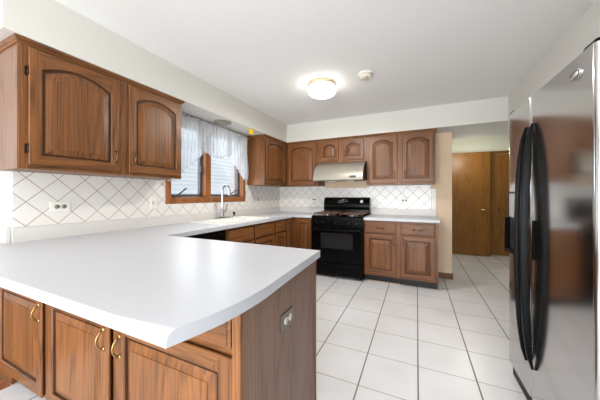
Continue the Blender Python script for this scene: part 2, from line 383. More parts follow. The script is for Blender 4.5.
# ------------------------------------------------------------------ cabinet kit (local frame: x along the width, front faces -y)
def outline(a, zb, zs, rise, n=14):
    """counter-clockwise points: bottom-left, bottom-right, then the arch from right to left"""
    pts = [(-a, zb), (a, zb)]
    for k in range(n+1):
        x = a-2*a*k/n; pts.append((x, zs+rise*(1-(x/a)**2) if rise else zs))
    return pts
def rings_mesh(bm, rings, cap=True, matf=None):
    R = [[bm.verts.new(p) for p in r] for r in rings]; n = len(R[0])
    for a, b in zip(R, R[1:]):
        for k in range(n):
            f = bm.faces.new((a[k], a[(k+1) % n], b[(k+1) % n], b[k]))
            if matf: f.material_index = matf(f)
    if cap: bm.faces.new(R[-1])
    return R
def pull(parent, x, z, y, vertical=True, L=.088, m=None):
    b = BM(); n = 10; pts = []; rad = []
    for k in range(n+1):
        s = k/n; c = (s-.5)*L; o = .004+.026*math.sin(PI*s)**.7
        pts.append((x, y-o, z+c) if vertical else (x+c, y-o, z)); rad.append(.0042 if 1 < k < n-1 else .0055)
    tube(b, pts, rad, 8)
    for s in (-1, 1):
        c = (x, y, z+s*L/2) if vertical else (x+s*L/2, y, z)
        lathe(b, [(.004, -.007), (.009, -.0055), (.0115, -.002), (.0115, 0)], c, 'y', 10)
    return obj('handle', b, m or M['dull_brass'], parent)
def panel_door(parent, x0, x1, z0, z1, y, arch=0.0, st=.058, th=.019, handle=None, hinge=None, drawer=False, name=None, hm=None):
    """frame-and-raised-panel door; its back lies on y, its face on y-th"""
    cx, w = (x0+x1)/2, (x1-x0); A = w/2; n = 14
    yf = y-th
    def outer(i):
        pts = [(-A+i, z0+i), (A-i, z0+i)]
        for k in range(n+1): pts.append(((A-i)*(1-2*k/n), z1-i))
        return pts
    a = A-st; zs = z1-st-arch
    P = lambda pts, yy: [(cx+px, yy, pz) for px, pz in pts]
    inn = lambda m_: outline(a-m_, z0+st+m_, zs-m_, arch)
    gw = .011 if not drawer else .007
    def matf(f):   # stile, rail, or dark: stained groove, and gap shadow painted on the back edge
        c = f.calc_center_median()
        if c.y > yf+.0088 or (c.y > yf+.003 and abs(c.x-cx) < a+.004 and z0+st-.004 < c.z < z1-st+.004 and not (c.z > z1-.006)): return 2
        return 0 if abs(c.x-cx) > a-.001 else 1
    b = BM()
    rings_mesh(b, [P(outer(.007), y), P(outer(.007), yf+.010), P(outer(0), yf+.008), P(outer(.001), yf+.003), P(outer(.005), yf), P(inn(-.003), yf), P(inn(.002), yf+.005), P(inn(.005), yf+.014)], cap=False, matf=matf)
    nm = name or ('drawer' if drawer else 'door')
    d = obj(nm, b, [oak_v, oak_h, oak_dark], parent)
    b = BM(); g = .034 if not drawer else .02
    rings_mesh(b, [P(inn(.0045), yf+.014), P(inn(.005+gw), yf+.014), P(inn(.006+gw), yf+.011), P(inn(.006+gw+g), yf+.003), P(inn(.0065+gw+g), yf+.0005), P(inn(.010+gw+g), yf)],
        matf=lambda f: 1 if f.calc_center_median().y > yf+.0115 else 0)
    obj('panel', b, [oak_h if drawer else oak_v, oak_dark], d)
    if handle: pull(d, handle[0], handle[1], yf, handle[2] if len(handle) > 2 else True, m=hm)
    for hz in (hinge[1:] if hinge else ()):
        b = BM(); hx = hinge[0]; s = 1 if hx > cx else -1
        box(b, hx-.001, hx+.001+s*.014, y-.004, y, hz-.028, hz+.028); tube(b, [(hx+s*.003, yf+.004, hz-.027), (hx+s*.003, yf+.004, hz+.027)], .0035, 8)
        obj('hinge', b, M['bronze'], d)
    return d
def slab_drawer(parent, x0, x1, z0, z1, y, handle=None, th=.019):
    b = BM(); A = lambda i, yy: [(x0+i, yy, z0+i), (x1-i, yy, z0+i), (x1-i, yy, z1-i), (x0+i, yy, z1-i)]
    rings_mesh(b, [A(.007, y), A(.007, y-th+.010), A(0, y-th+.008), A(.002, y-th+.006), A(.012, y-th+.004), A(.014, y-th), A(.03, y-th)], matf=lambda f: 1 if f.calc_center_median().y > y-th+.0075 else 0)  # dark back edge: shadow line around the drawer put into the colour
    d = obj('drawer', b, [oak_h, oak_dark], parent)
    if handle: pull(d, handle[0], handle[1], y-th, False)
    return d
def carcass(parent, w, d, h, name='body', rails=(), stiles=(), z0=0, m=None, back=0, sw=.038, hollow=False):
    """box with a face frame standing proud of a dark inside"""
    b = BM(); y = -d
    if hollow:
        box(b, 0, .018, y+.02, back, z0, h); box(b, w-.018, w, y+.02, back, z0, h); box(b, .0185, w-.0185, y+.02, back, z0, z0+.018); box(b, .0185, w-.0185, back-.012, back, z0+.0185, h)
    else: box(b, 0, w, y+.02, back, z0, h, 0)
    for s in [(0, sw), (w-sw, w)]+list(stiles): box(b, s[0], s[1], y, y+.0195, z0, h, 0)
    edges = sorted([(0, sw), (w-sw, w)]+list(stiles))
    for (a, c) in zip(edges, edges[1:]):
        for r in rails: box(b, a[1], c[0], y+.0005, y+.0195, r[0], r[1], 1)
    return obj(name, b, m or [oak_v, oak_h], parent)
def crown(parent, pts_fn, name='crown_moulding'):
    pass
CP = [(0, 0), (.005, 0), (.008, .008), (.015, .013), (.020, .022), (.022, .025), (.022, .031), (0, .031)]   # (out, up)
def crown_run(parent, w, d, ztop, left=True, right=True):
    """moulding along the front, returning along exposed ends (local frame)"""
    b = BM(); zb = ztop-.031
    path = []
    if left: path.append(((0, 0), (-1, 0)))
    path.append(((0, -d), (-1 if left else 0, -1))); path.append(((w, -d), (1 if right else 0, -1)))
    if right: path.append(((w, 0), (1, 0)))
    R = []
    for (px, py), (nx, ny) in path: R.append([b.verts.new((px+nx*o, py+ny*o, zb+u)) for o, u in CP])
    n = len(CP)
    for a, c in zip(R, R[1:]):
        for k in range(n): b.faces.new((a[k], a[(k+1) % n], c[(k+1) % n], c[k]))
    b.faces.new(R[0]); b.faces.new(R[-1][::-1])
    return obj('crown_moulding', b, oak_h, parent)

UD = .321; UH = ZS-ZB
# --- upper cabinet left of the window (two arched doors)
def upper(name, label, loc, rz, w, d, zb, doors, left, right, arch=.055, stiles=(), group=None, bot=.03):
    c = thing(name, label, 'cabinet', (loc[0], loc[1], zb), rz, group)
    h = ZS-zb-.001
    carcass(c, w, d, h, rails=((0, bot), (h-.07, h)), stiles=stiles)
    crown_run(c, w, d, h, left, right)
    for (x0, x1, hx, hinge) in doors:
        dz0, dz1 = bot-.005, h-.042
        panel_door(c, x0, x1, dz0, dz1, -d, arch, handle=(hx, dz0+.115) if hx else None, hinge=hinge)
    return c
w = 3.561-2.469
up = upper('wall_cabinet', 'oak wall cabinet with two arched doors, left of the sink window', (0, -3.561, 0), PI/2, w, UD, ZB,
      [(.035, .531, .495, (.035, .12, .58)), (.597, w-.012, .632, None)], True, True, stiles=((.50, .63),), arch=.06)
obj('end_panel', box(BM(), -.004, -.0005, -UD+.01, .30, 0, UH-.05), oak_panel, up)['label'] = 'greyish oak veneer end panel'
# --- upper cabinet between window and corner
upper('wall_cabinet', 'oak wall cabinet with one arched door, right of the sink window', (0, -1.008, 0), PI/2, 1.008, UD, ZB,
      [(.03, .64, .075, None)], True, False, stiles=((.62, .69),))
# --- back wall
X0 = UD+.002
upper('wall_cabinet', 'oak corner wall cabinet on the back wall, left of the range hood', (X0, 0, 0), 0, .93-X0, UD, ZB,
      [(.05, .565, .53, None)], False, False, stiles=())
upper('wall_cabinet', 'short oak cabinet with two small arched doors above the range hood', (.932, 0, 0), 0, .786, UD, 1.758,
      [(.035, .35, .315, None), (.425, .752, .46, None)], False, False, arch=.045, stiles=((.34, .435),))
upper('wall_cabinet', 'oak wall cabinet with two arched doors, right of the range hood', (1.72, 0, 0), 0, .941, UD, ZB,
      [(.04, .445, .41, None), (.515, .918, .55, None)], False, True, stiles=((.44, .52),))

# --- base cabinets. counters at .914, box tops at .875
BH = .874; CT = .914
def base(name, label, loc, rz, w, d, group=None, toe=True, hollow=False, stiles=(), rails=((.10, .135), (.67, .70), (.845, BH))):
    c = thing(name, label, 'cabinet', (loc[0], loc[1], 0), rz, group)
    carcass(c, w, d, BH, rails=rails, stiles=stiles, z0=.10, back=-.03, hollow=hollow)
    obj('toe_kick', box(BM(), .002, w-.002, -d+.075, -.03, 0, .0995), M['toe'], c)['label'] = 'black toe kick'
    return c
D = .60
c = base('base_cabinet', 'oak base cabinet with two drawers and two doors, right of the black range', (1.742, 0, 0), 0, .934, D, stiles=((.42, .49),))
for x0, x1, hx in ((.014, .43, .395), (.484, .90, .52)):
    panel_door(c, x0, x1, .125, .675, -D, handle=(hx, .60)); slab_drawer(c, x0, x1, .695, .850, -D, handle=((x0+x1)/2, .772))
# left run, local x = world y - y0
y0 = -2.165
c = base('base_cabinet', 'oak sink base cabinet below the window, between dishwasher and narrow drawer cabinet', (0, y0, 0), PI/2, .98, D, hollow=True, stiles=((.46, .51),))
for x0, x1, hx in ((.03, .465, .43), (.505, .965, .54)):
    panel_door(c, x0, x1, .125, .675, -D, handle=(hx, .60)); slab_drawer(c, x0, x1, .695, .85, -D)
c = base('base_cabinet', 'narrow oak base cabinet with one drawer and one door beside the corner', (0, y0+.982, 0), PI/2, .323, D)
panel_door(c, .015, .31, .125, .675, -D, handle=(.05, .60)); slab_drawer(c, .015, .31, .695, .85, -D, handle=(.16, .772))
# corner cabinet: L plan, one tall leaf on each face
cc = thing('corner_base_cabinet', 'oak corner base cabinet with tall doors, left of the black range', 'cabinet', (0, 0, 0))
b = BM(); prism(b, [(.03, -.856), (D, -.856), (D, -D), (.944, -D), (.944, -.03), (.03, -.03)], .10, BH, 'z'); obj('body', b, oak_v, cc)
b = BM(); prism(b, [(.03, -.85), (D-.075, -.85), (D-.075, -D+.075), (.94, -D+.075), (.94, -.03), (.03, -.03)], 0, .0995, 'z'); obj('toe_kick', b, M['toe'], cc)
d = panel_door(cc, .66, .925, .125, .85, -D)
d = panel_door(cc, -.835, -.645, .125, .85, -D, st=.045)
for o in [d]+list(d.children):   # leaf that faces the room from the window side
    for v in o.data.vertices: v.co = Vector((-v.co.y, v.co.x, v.co.z))
# dishwasher
dw = thing('dishwasher', 'black built-in dishwasher under the counter beside the peninsula', 'dishwasher', (0, -2.775, 0), PI/2)
obj('body', box(BM(), .004, .60, -.585, -.02, .1, .868), M['blackp'], dw)
obj('toe_kick', box(BM(), .004, .60, -.53, -.02, 0, .0995), M['toe'], dw)
dd = obj('door', box(BM(), .006, .598, -.615, -.586, .115, .74, bev=.006), M['black'], dw)
cp = obj('control_panel', box(BM(), .006, .598, -.622, -.586, .745, .865, bev=.006), M['black'], dw)
obj('handle', box(BM(), .2, .4, -.632, -.6225, .78, .80, bev=.003), M['blackp'], cp)
for k in range(4): obj('button', box(BM(), .05+k*.035, .075+k*.035, -.626, -.6225, .80, .815, bev=.001), M['alum'], cp)

# --- peninsula cabinets, doors facing the dining side (front plane y = -3.53)
PF = -3.53; PB = -2.90; PX = 1.893
def pen(label, x0, x1, stiles=()):
    c = thing('peninsula_cabinet', label, 'cabinet', (x0, PB, 0), 0)
    d = PB-PF-.019
    carcass(c, x1-x0, d, BH, rails=((.07, .10), (.66, .70), (.845, BH)), stiles=stiles, z0=.07)
    obj('toe_kick', box(BM(), .002, x1-x0-.002, -d+.07, -.002, 0, .0695), oak_h, c)
    return c, d
c, d = pen('peninsula base cabinet with two oak doors and brass pulls, under the near counter corner', .532, PX-.007, stiles=((.62, .66),))
ox = .532
panel_door(c, .562-ox, 1.150-ox, .085, .675, -d, st=.062, handle=(1.139-ox-.028, .565), hm=M['brass'])
slab_drawer(c, .562-ox, 1.150-ox, .70, .85, -d, handle=(.85-ox, .772))
panel_door(c, 1.200-ox, 1.860-ox, .085, .675, -d, st=.062, handle=(1.235-ox, .562), hinge=(1.860-ox, .16, .60), hm=M['brass'])
slab_drawer(c, 1.200-ox, 1.848-ox, .70, .85, -d, handle=(1.53-ox, .772))
# corner stile and veneered end panel on the kitchen side
cb = c
ep = obj('end_panel', box(BM(), PX-.006-ox, PX-ox, -d-.001, .028, .0, BH), oak_panel, cb); ep['label'] = 'greyish brown oak veneer end panel'
e2 = obj('corner_trim', box(BM(), PX-.006-ox, PX+.006-ox, .0285, .04, .025, BH, bev=.002), oak_v, cb)
e2 = obj('corner_stile', box(BM(), PX-.034-ox, PX+.001-ox, -d-.019, -d-.0015, .0, BH), oak_v, cb)
c = thing('peninsula_cabinet', 'peninsula base cabinet with one oak door at the wall end of the counter', 'cabinet', (0, PB, 0)); d = PB-PF-.019
b = BM(); box(b, -.14, .53, -d, -d+.009, .07, BH); obj('body', b, oak_v, c)
panel_door(c, -.12, .505, .085, .675, -d, st=.062, handle=(.478, .562), hm=M['brass']); slab_drawer(c, -.12, .505, .70, .85, -d)
obj('toe_kick', box(BM(), .05, .53, -d+.07, -d+.09, 0, .0695), oak_h, c)
struct('baseboard_dining', box(BM(), -.9, .044, -3.509, -3.4955, .0045, .068), oak_h)

# ------------------------------------------------------------------ countertops
def cells(bm, xs, ys, keep, z0, z1):
    V = {}
    def v(i, j, k):
        if (i, j, k) not in V: V[i, j, k] = bm.verts.new((xs[i], ys[j], (z0, z1)[k]))
        return V[i, j, k]
    K = {(i, j) for i in range(len(xs)-1) for j in range(len(ys)-1) if keep((xs[i]+xs[i+1])/2, (ys[j]+ys[j+1])/2)}
    for i, j in K:
        bm.faces.new((v(i, j, 1), v(i+1, j, 1), v(i+1, j+1, 1), v(i, j+1, 1)))
        bm.faces.new((v(i, j, 0), v(i, j+1, 0), v(i+1, j+1, 0), v(i+1, j, 0)))
        for (di, dj, a, c) in ((-1, 0, (i, j), (i, j+1)), (1, 0, (i+1, j+1), (i+1, j)), (0, -1, (i+1, j), (i, j)), (0, 1, (i, j+1), (i+1, j+1))):
            if (i+di, j+dj) not in K:
                bm.faces.new((v(*a, 0), v(*a, 1), v(*c, 1), v(*c, 0)))
    return bm
SX0, SX1, SY0, SY1 = .105, .535, -2.10, -1.30
PNY = -3.803; PFY = -2.868; PXE = 1.93; EDG = .876
ct = thing('countertop', 'white laminate countertop running from the peninsula past the sink to the range', 'countertop', (0, 0, EDG))
T = CT-EDG
b = BM(); n = 14
ysp = [PNY+(PFY-PNY)*k/n for k in range(n+1)]; ysp = sorted(ysp+[-3.503])
xs = [-.16, .0, .002, SX0, SX1, .635, .9445, 1.3, 1.7, PXE]; ys = ysp+[SY0, SY1, -.635, -.002]
def keep(x, y):
    if y < PFY: return x > .002 or (y < -3.503)
    if x < .002: return False
    if SX0 < x < SX1 and SY0 < y < SY1: return False
    return x < .635 or (y > -.635 and x < .9445)
cells(b, xs, ys, keep, 0, T)
def bow(y):  # the kitchen-side edge swells slightly and tucks in at the near corner
    k = [(-3.803, 1.902), (-3.75, 1.920), (-3.67, 1.941), (-3.58, 1.954), (-3.48, 1.957), (-3.30, 1.945), (-3.0, 1.931), (-2.868, 1.925)]
    for (a, u), (c, v) in zip(k, k[1:]):
        if a-1e-6 <= y <= c+1e-6: return u+(v-u)*(y-a)/(c-a)
    return 1.925
for v in b.verts:
    if abs(v.co.x-PXE) < 1e-5: v.co.x = bow(v.co.y)
es = [e for e in b.edges if all(abs(v.co.y-PNY) < 1e-4 and abs(v.co.z-T) < 1e-5 for v in e.verts)]
bmesh.ops.bevel(b, geom=es, offset=.026, segments=6, affect='EDGES', profile=.5)
es = [e for e in b.edges if len(e.link_faces) == 2 and all(abs(v.co.z-T) < 1e-5 for v in e.verts) and e.calc_face_angle(0) > 1.0 and not all(abs(v.co.x-bow(v.co.y)) < 1e-3 for v in e.verts) and all(v.co.y > PNY+.05 for v in e.verts)]
bmesh.ops.recalc_face_normals(b, faces=b.faces)
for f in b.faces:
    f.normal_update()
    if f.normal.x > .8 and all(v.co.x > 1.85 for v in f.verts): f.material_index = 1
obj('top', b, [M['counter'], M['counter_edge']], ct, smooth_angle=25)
LT = .10
def lip(parent, w0, w1, axis, off, rc=0, z=T):
    b = BM(); prof = [(0, z+.0003), (.02, z+.0003), (.02, z+LT-.004), (.016, z+LT), (0, z+LT)]
    if axis == 'y': prism(b, [(p[0]+off, p[1]) for p in prof], w0, w1, 'y')
    else: prism(b, [(-p[0]+off, p[1]) for p in prof], w0, w1, 'x')
    return obj('backsplash_lip', b, M['lip'], parent)
lip(ct, -3.50, -.004, 'y', .0062)
lip(ct, .027, .944, 'x', -.0062)
lip(ct, -.16, .003, 'x', -3.5022)
c2 = thing('countertop', 'short white laminate countertop on the back wall, right of the range', 'countertop', (0, 0, EDG))
b = BM(); prism(b, [(-.635, 0), (-.002, 0), (-.002, T), (-.629, T), (-.635, T-.006)], 1.740, 2.694, 'x'); obj('top', b, M['counter'], c2)
lip(c2, 1.740, 2.692, 'x', -.0062)

# ------------------------------------------------------------------ sink, faucet
sk = thing('sink', 'white double-bowl drop-in sink under the window', 'sink', (0, 0, CT))
b = BM(); x0, x1, ya, yb, ym = SX0, SX1, SY0, SY1, -1.69
xsb = [.06, SX0+.05, SX1-.01, .575]; ysb = [SY0-.03, SY0+.01, ym-.015, ym+.015, SY1-.01, SY1+.03]
cells(b, xsb, ysb, lambda x, y: not (SX0+.05 < x < SX1-.01 and (SY0+.01 < y < ym-.015 or ym+.015 < y < SY1-.01)), .0004, .012)
es = [e for e in b.edges if e.calc_length() > .01 and all(v.co.z > .01 for v in e.verts) and len(e.link_faces) == 2 and e.calc_face_angle(0) > 1]
bmesh.ops.bevel(b, geom=es, offset=.008, segments=3, affect='EDGES', profile=.5)
rim = obj('rim', b, M['sink'], sk, smooth_angle=40)
for a, c in ((SY0+.01, ym-.015), (ym+.015, SY1-.01)):
    b = BM(); cx, cy = (SX0+.05+SX1-.01)/2, (a+c)/2; hx, hy = (SX1-.01-SX0-.05)/2, (c-a)/2
    R = []
    for s, z in ((1, .0), (.97, -.05), (.93, -.14), (.80, -.165), (.1, -.17)): R.append([(cx+sx*hx*s, cy+sy*hy*s, z) for sx, sy in ((-1, -1), (1, -1), (1, 1), (-1, 1))])
    rings_mesh(b, R); o = obj('bowl', b, M['sink'], sk)
    b = BM(); lathe(b, [(.035, -.168), (.04, -.166), (.03, -.164), (.005, -.1645)], (cx, cy, 0), 'z', 16); obj('drain', b, M['chrome'], o)
fc = thing('faucet', 'chrome gooseneck kitchen faucet with side lever behind the sink', 'faucet', (.105, -1.67, CT+.0125))
b = BM(); box(b, -.03, .03, -.125, .125, 0, .014, bev=.006); obj('base_plate', b, M['chrome'], fc, smooth_angle=40)
b = BM(); lathe(b, [(.027, .0145), (.027, .03), (.021, .045), (.021, .10), (.016, .115), (.013, .13)], (0, 0, 0)); obj('body', b, M['chrome'], fc)
b = BM(); pts = [(0, 0, .12), (0, 0, .22), (0, 0, .365)]
for k in range(1, 15):
    a = PI*k/14*1.08; pts.append((.062*(1-math.cos(a)), -.005*(1-math.cos(a)), .365+.062*math.sin(a)))
tube(b, pts, .0145, 12); lathe(b, [(.015, -.03), (.018, -.028), (.018, .03), (.0145, .034)], (pts[-1][0], pts[-1][1], pts[-1][2]-.02)); obj('spout', b, M['chrome'], fc, smooth_angle=40)
b = BM(); tube(b, [(0, .018, .075), (.005, .045, .085), (.01, .062, .12), (.012, .075, .185)], [.014, .013, .010, .012], 10); obj('lever', b, M['chrome'], fc)
sp = thing('side_sprayer', 'small dark sprayer head on the sink ledge right of the faucet', 'sprayer', (.105, -1.44, CT+.0125))
b = BM(); lathe(b, [(.024, 0), (.024, .008), (.016, .014), (.013, .03)], (0, 0, 0), seg=14); obj('collar', b, M['chrome'], sp)
b = BM(); lathe(b, [(.011, .0305), (.014, .045), (.019, .055), (.017, .066), (.006, .068)], (0, 0, 0), seg=14); obj('spray_head', b, M['blackp'], sp)

# ------------------------------------------------------------------ gas range
RL, RR = .949, 1.737; RW = RR-RL
rg = thing('gas_range', 'black freestanding gas range between the base cabinets on the back wall', 'range', (RL, 0, 0))
obj('body', box(BM(), 0, RW, -.63, -.012, .03, .895, bev=.003), M['black'], rg)
for sx in (.05, RW-.05):
    for sy in (-.57, -.08):
        b = BM(); lathe(b, [(.018, 0), (.018, .0295)], (sx, sy, 0), seg=10); obj('foot', b, M['blackp'], rg)
b = BM(); prism(b, [(-.665, .86), (-.655, .905), (-.635, .917), (-.04, .917), (-.04, .8955), (-.632, .8955), (-.632, .86)], 0, RW, 'x'); obj('cooktop', b, M['black'], rg)
b = BM(); prism(b, [(-.012, .918), (-.105, .918), (-.115, .96), (-.105, .985), (-.110, 1.0), (-.118, 1.02), (-.108, 1.09), (-.088, 1.15), (-.06, 1.185), (-.012, 1.192)], 0.004, RW-.004, 'x')
bk = obj('backguard', b, M['black'], rg, smooth_angle=50)
# silver flower-like script mark and round clock on the backguard
b = BM()
for k in range(3):
    cx, cz = .29+k*.05, 1.115+.012*k
    pts = [(cx+.05*math.cos(a*.42+k)*(1-a/22), -.1075+.028*max(0, (cz-1.09)*8)*.5-.004+.0, cz+.028*math.sin(a*.42+k)*(1-a/22)) for a in range(16)]
    pts = [(p[0], -.108+(p[2]-1.09)*.34-.003, p[2]) for p in pts]
    tube(b, pts, .003, 6)
o = obj('emblem', b, M['alum'], bk); o['label'] = 'silver scroll-like mark on the backguard'
b = BM(); lathe(b, [(.02, -.004), (.024, -.002), (.024, .004)], (.655, -.103, 1.125), 'y', 18); o = obj('clock_dial', b, M['white'], bk); o['label'] = 'small white round dial'
# burners and grates
for gx in (.19, RW-.19):
    for gy in (-.47, -.20):
        b = BM(); lathe(b, [(.07, .9172), (.075, .922), (.05, .926)], (gx, gy, 0), seg=20); bn = obj('burner', b, M['alum'], rg)
        b = BM(); lathe(b, [(.035, .9262), (.038, .934), (.033, .940), (.01, .941)], (gx, gy, 0), seg=18); obj('burner_cap', b, M['iron'], bn)
    b = BM(); x0, x1, ya, yb = gx-.165, gx+.165, -.60, -.075; zt = .950; r = .0085
    for A, B in (((x0, ya), (x1, ya)), ((x0, yb), (x1, yb)), ((x0, ya), (x0, yb)), ((x1, ya), (x1, yb)), ((x0, -.335), (x1, -.335))):
        tube(b, [(A[0], A[1], zt), (B[0], B[1], zt)], r, 8)
    for gy in (-.47, -.20):
        for a in range(4):
            ang = a*PI/2; L = .13 if a % 2 else .16
            tube(b, [(gx+.035*math.cos(ang), gy+.035*math.sin(ang), zt+.004), (gx+L*math.cos(ang), gy+L*math.sin(ang), zt)], r, 8)
    for fx, fy in ((x0, ya), (x1, ya), (x0, yb), (x1, yb)): tube(b, [(fx, fy, .9172), (fx, fy, zt)], r, 8)
    obj('grate', b, M['iron'], rg)
b = BM(); prism(b, [(-.632, .775), (-.672, .775), (-.668, .855), (-.632, .859)], 0, RW, 'x'); cpn = obj('control_panel', b, M['black'], rg)
for k, kx in enumerate((.09, .19, RW/2, RW-.19, RW-.09)):
    b = BM(); lathe(b, [(.022, 0), (.021, -.016), (.016, -.022), (.004, -.023)], (kx, -.6705, .815), 'y', 16)
    box(b, kx-.003, kx+.003, -.6705-.030, -.6705-.0225, .797, .833); kn = obj('knob', b, M['blackp'], cpn)
    b = BM(); box(b, kx-.0015, kx+.0015, -.7015, -.7007, .818, .833); obj('pointer', b, M['alum'], kn)
od = obj('oven_door', box(BM(), .004, RW-.004, -.672, -.632, .235, .765, bev=.008), M['black'], rg)
obj('window', box(BM(), .155, .645, -.6745, -.6722, .44, .665, bev=.001), M['glassblk'], od)
b = BM(); tube(b, [(.06, -.674, .725), (.06, -.712, .725)], .008, 8); tube(b, [(RW-.06, -.674, .725), (RW-.06, -.712, .725)], .008, 8)
pts = [(.04+(RW-.08)*k/12, -.712-.014*math.sin(PI*k/12), .725-.006*math.sin(PI*k/12)) for k in range(13)]; tube(b, pts, .011, 10); obj('handle', b, M['blackp'], od, smooth_angle=50)
dr = obj('drawer', box(BM(), .004, RW-.004, -.668, -.632, .045, .225, bev=.008), M['black'], rg)
b = BM(); box(b, .12, RW-.12, -.684, -.6685, .185, .207, bev=.006); obj('handle', b, M['blackp'], dr)
b = BM(); lathe(b, [(.007, -.003), (.008, 0)], (.035, -.669, .19), 'y', 10); obj('badge', b, M['alum'], dr)

# ------------------------------------------------------------------ range hood
hd = thing('range_hood', 'grey metal under-cabinet range hood above the black range', 'range hood', (.958, 0, 1.45))
HW = .765
b = BM()
prof = [(-.02, .02), (-.595, .0), (-.615, .004), (-.620, .02), (-.610, .07), (-.585, .13), (-.545, .19), (-.49, .24), (-.42, .268), (-.36, .298), (-.02, .298)]
prism(b, prof, 0, HW, 'x')
obj('body', b, M['hood'], hd, smooth_angle=35)
for xx in (-.004, HW+.0005):
    obj('side_cap', prism(BM(), [(y_*.998, z_) for y_, z_ in prof], xx, xx+.0035, 'x'), M['blackp'], hd)
o = obj('control_badge', box(BM(), HW-.19, HW-.10, -.626, -.612, .035, .065, bev=.002), M['gasket'], hd)
for lx in (.18, .47): obj('lamp_cover', box(BM(), lx, lx+.12, -.40, -.25, -.006, .006, bev=.002), M['almond'], hd)

# ------------------------------------------------------------------ refrigerator (faces the peninsula, -x)
FX = 3.0; FY0, FY1, FS = -2.968, -2.055, -2.420
fr = thing('refrigerator', 'stainless side-by-side refrigerator with black handles at the right edge', 'refrigerator', (FX, FY0, 0))
H = 1.772; w1 = FY1-FY0
obj('body', box(BM(), .075, .80, .012, w1-.012, .03, H-.012, bev=.004), mat('fridge_grey_side', lin(120, 120, 120), .4, metal=.3), fr)
obj('base_grille', box(BM(), .022, .0745, .01, w1-.01, .012, .098), M['blackp'], fr)
def fdoor(name, a, c):
    """door slab with a gently rounded face in plan"""
    b = BM(); poly = [(.072, a), (.072, c), (.022, c)]; r = .018; m_ = (a+c)/2; hw = (c-a)/2
    arc = [k*PI/12 for k in range(7)]
    face = lambda y: .0  # flat face
    poly += [(r-r*math.sin(t_), c-r+r*math.cos(t_)) for t_ in arc]
    poly += [(r-r*math.cos(t_), a+r-r*math.sin(t_)) for t_ in arc] + [(.022, a)]
    prism(b, poly, .105, H, 'z'); o = obj(name, b, M['steel'], fr, smooth_angle=20); return o
d1 = fdoor('freezer_door', FS-FY0+.003, w1); d2 = fdoor('fridge_door', 0, FS-FY0-.003)
for d_, ly, sg in ((d1, FS-FY0+.042, 1), (d2, FS-FY0-.034, -1)):
    b = BM(); n = 22; R = []
    for k in range(n+1):
        s = k/n; z = .285+(1.615-.285)*s; o = -.006-.042*math.sin(PI*s)**.5; tpr = .35+.65*min(1, math.sin(PI*s)*2.2)
        hw = .016*tpr; th = .020*tpr+.003
        yy = ly+sg*(.004-.0*s)
        R.append([(o-th*.5, yy-hw*.6, z), (o-th*.5, yy+hw*.6, z), (o, yy+hw, z), (min(o+th, -.001), yy+hw*.8, z), (min(o+th, -.001), yy-hw*.8, z), (o, yy-hw, z)])
    rings_mesh(b, R); b.faces.new([v for v in b.verts][:6]); obj('handle', b, M['blackp'], d_, smooth_angle=60)['label'] = 'black bowed handle'
# ice and water dispenser in the freezer door
b = BM(); a, c = w1-.27, w1-.035
frame_rect(b, a, c, .845, 1.25, -.012, .0, .012)
for q in (a, c-.014): prism(b, [(q, -.0125), (q+.014, -.0125), (q+.014, -.032), (q, -.032)], .85, 1.08, 'z')
for v in b.verts: v.co = Vector((v.co.y, v.co.x, v.co.z))
dsp = obj('dispenser', b, M['blackp'], d1)
obj('control_strip', box(BM(), -.010, -.0005, a+.012, c-.012, 1.085, 1.238), M['alum'], dsp)
obj('recess', box(BM(), -.004, -.0005, a+.012, c-.012, .857, 1.084), M['slot'], dsp)
obj('drip_tray', box(BM(), -.035, -.0045, a+.02, c-.02, .857, .875, bev=.004), M['blackp'], dsp)
obj('paddle', box(BM(), -.018, -.0045, (a+c)/2-.03, (a+c)/2+.03, .94, 1.06, bev=.005), M['blackp'], dsp)
b = BM(); lathe(b, [(.028, .004), (.028, -.003), (.025, -.005), (.004, -.0055)], (0, 0, 0), 'x', 24)
for v in b.verts: v.co = Vector((v.co.x-.001, v.co.y*1.45+.115, v.co.z*.75+1.703))
o = obj('badge', b, M['alum'], d2); o['label'] = 'oval silver maker badge'
b = BM(); pts = [(-.0075, .115+.03*math.cos(t_), 1.703+.013*math.sin(t_)) for t_ in [k*PI/9 for k in range(15)]]; tube(b, pts, .0016, 6); obj('swirl', b, M['gasket'], o)
for yy in (.03, w1-.06):
    b = BM(); prism(b, [(-.0, H+.0005), (.12, H+.0005), (.12, H+.018), (.03, H+.022), (.004, H+.012)], yy-.02, yy+.045, 'y'); obj('hinge_cap', b, M['blackp'], fr)

# ------------------------------------------------------------------ hall doors
dh = thing('door_1', '', 'door', (3.10, 1.80, 0)); del dh['label']; del dh['category']; dh['kind'] = 'structure'
dh.rotation_euler = (0, 0, math.radians(4))
obj('slab', box(BM(), 0, .665, 0, .038, .012, 2.095, bev=.002), oak_door, dh)
b = BM(); lathe(b, [(.026, 0), (.026, -.008), (.012, -.012), (.011, -.04)], (.59, -.0005, .935), 'y', 16); tube(b, [(.61, -.045, .935), (.49, -.048, .938)], [.014, .011], 8)
o = obj('lever_handle', b, mat('bright_brass', lin(232, 205, 150), .25, metal=1), dh); o['label'] = 'brass lever handle'
for z in (.25, 1.05, 1.85):
    b = BM(); tube(b, [(-.004, .008, z-.05), (-.004, .008, z+.05)], .007, 8); obj('hinge', b, M['brass'], dh)
d2h = thing('door_2', '', 'door', (3.62, 2.02, 0)); del d2h['label']; del d2h['category']; d2h['kind'] = 'structure'
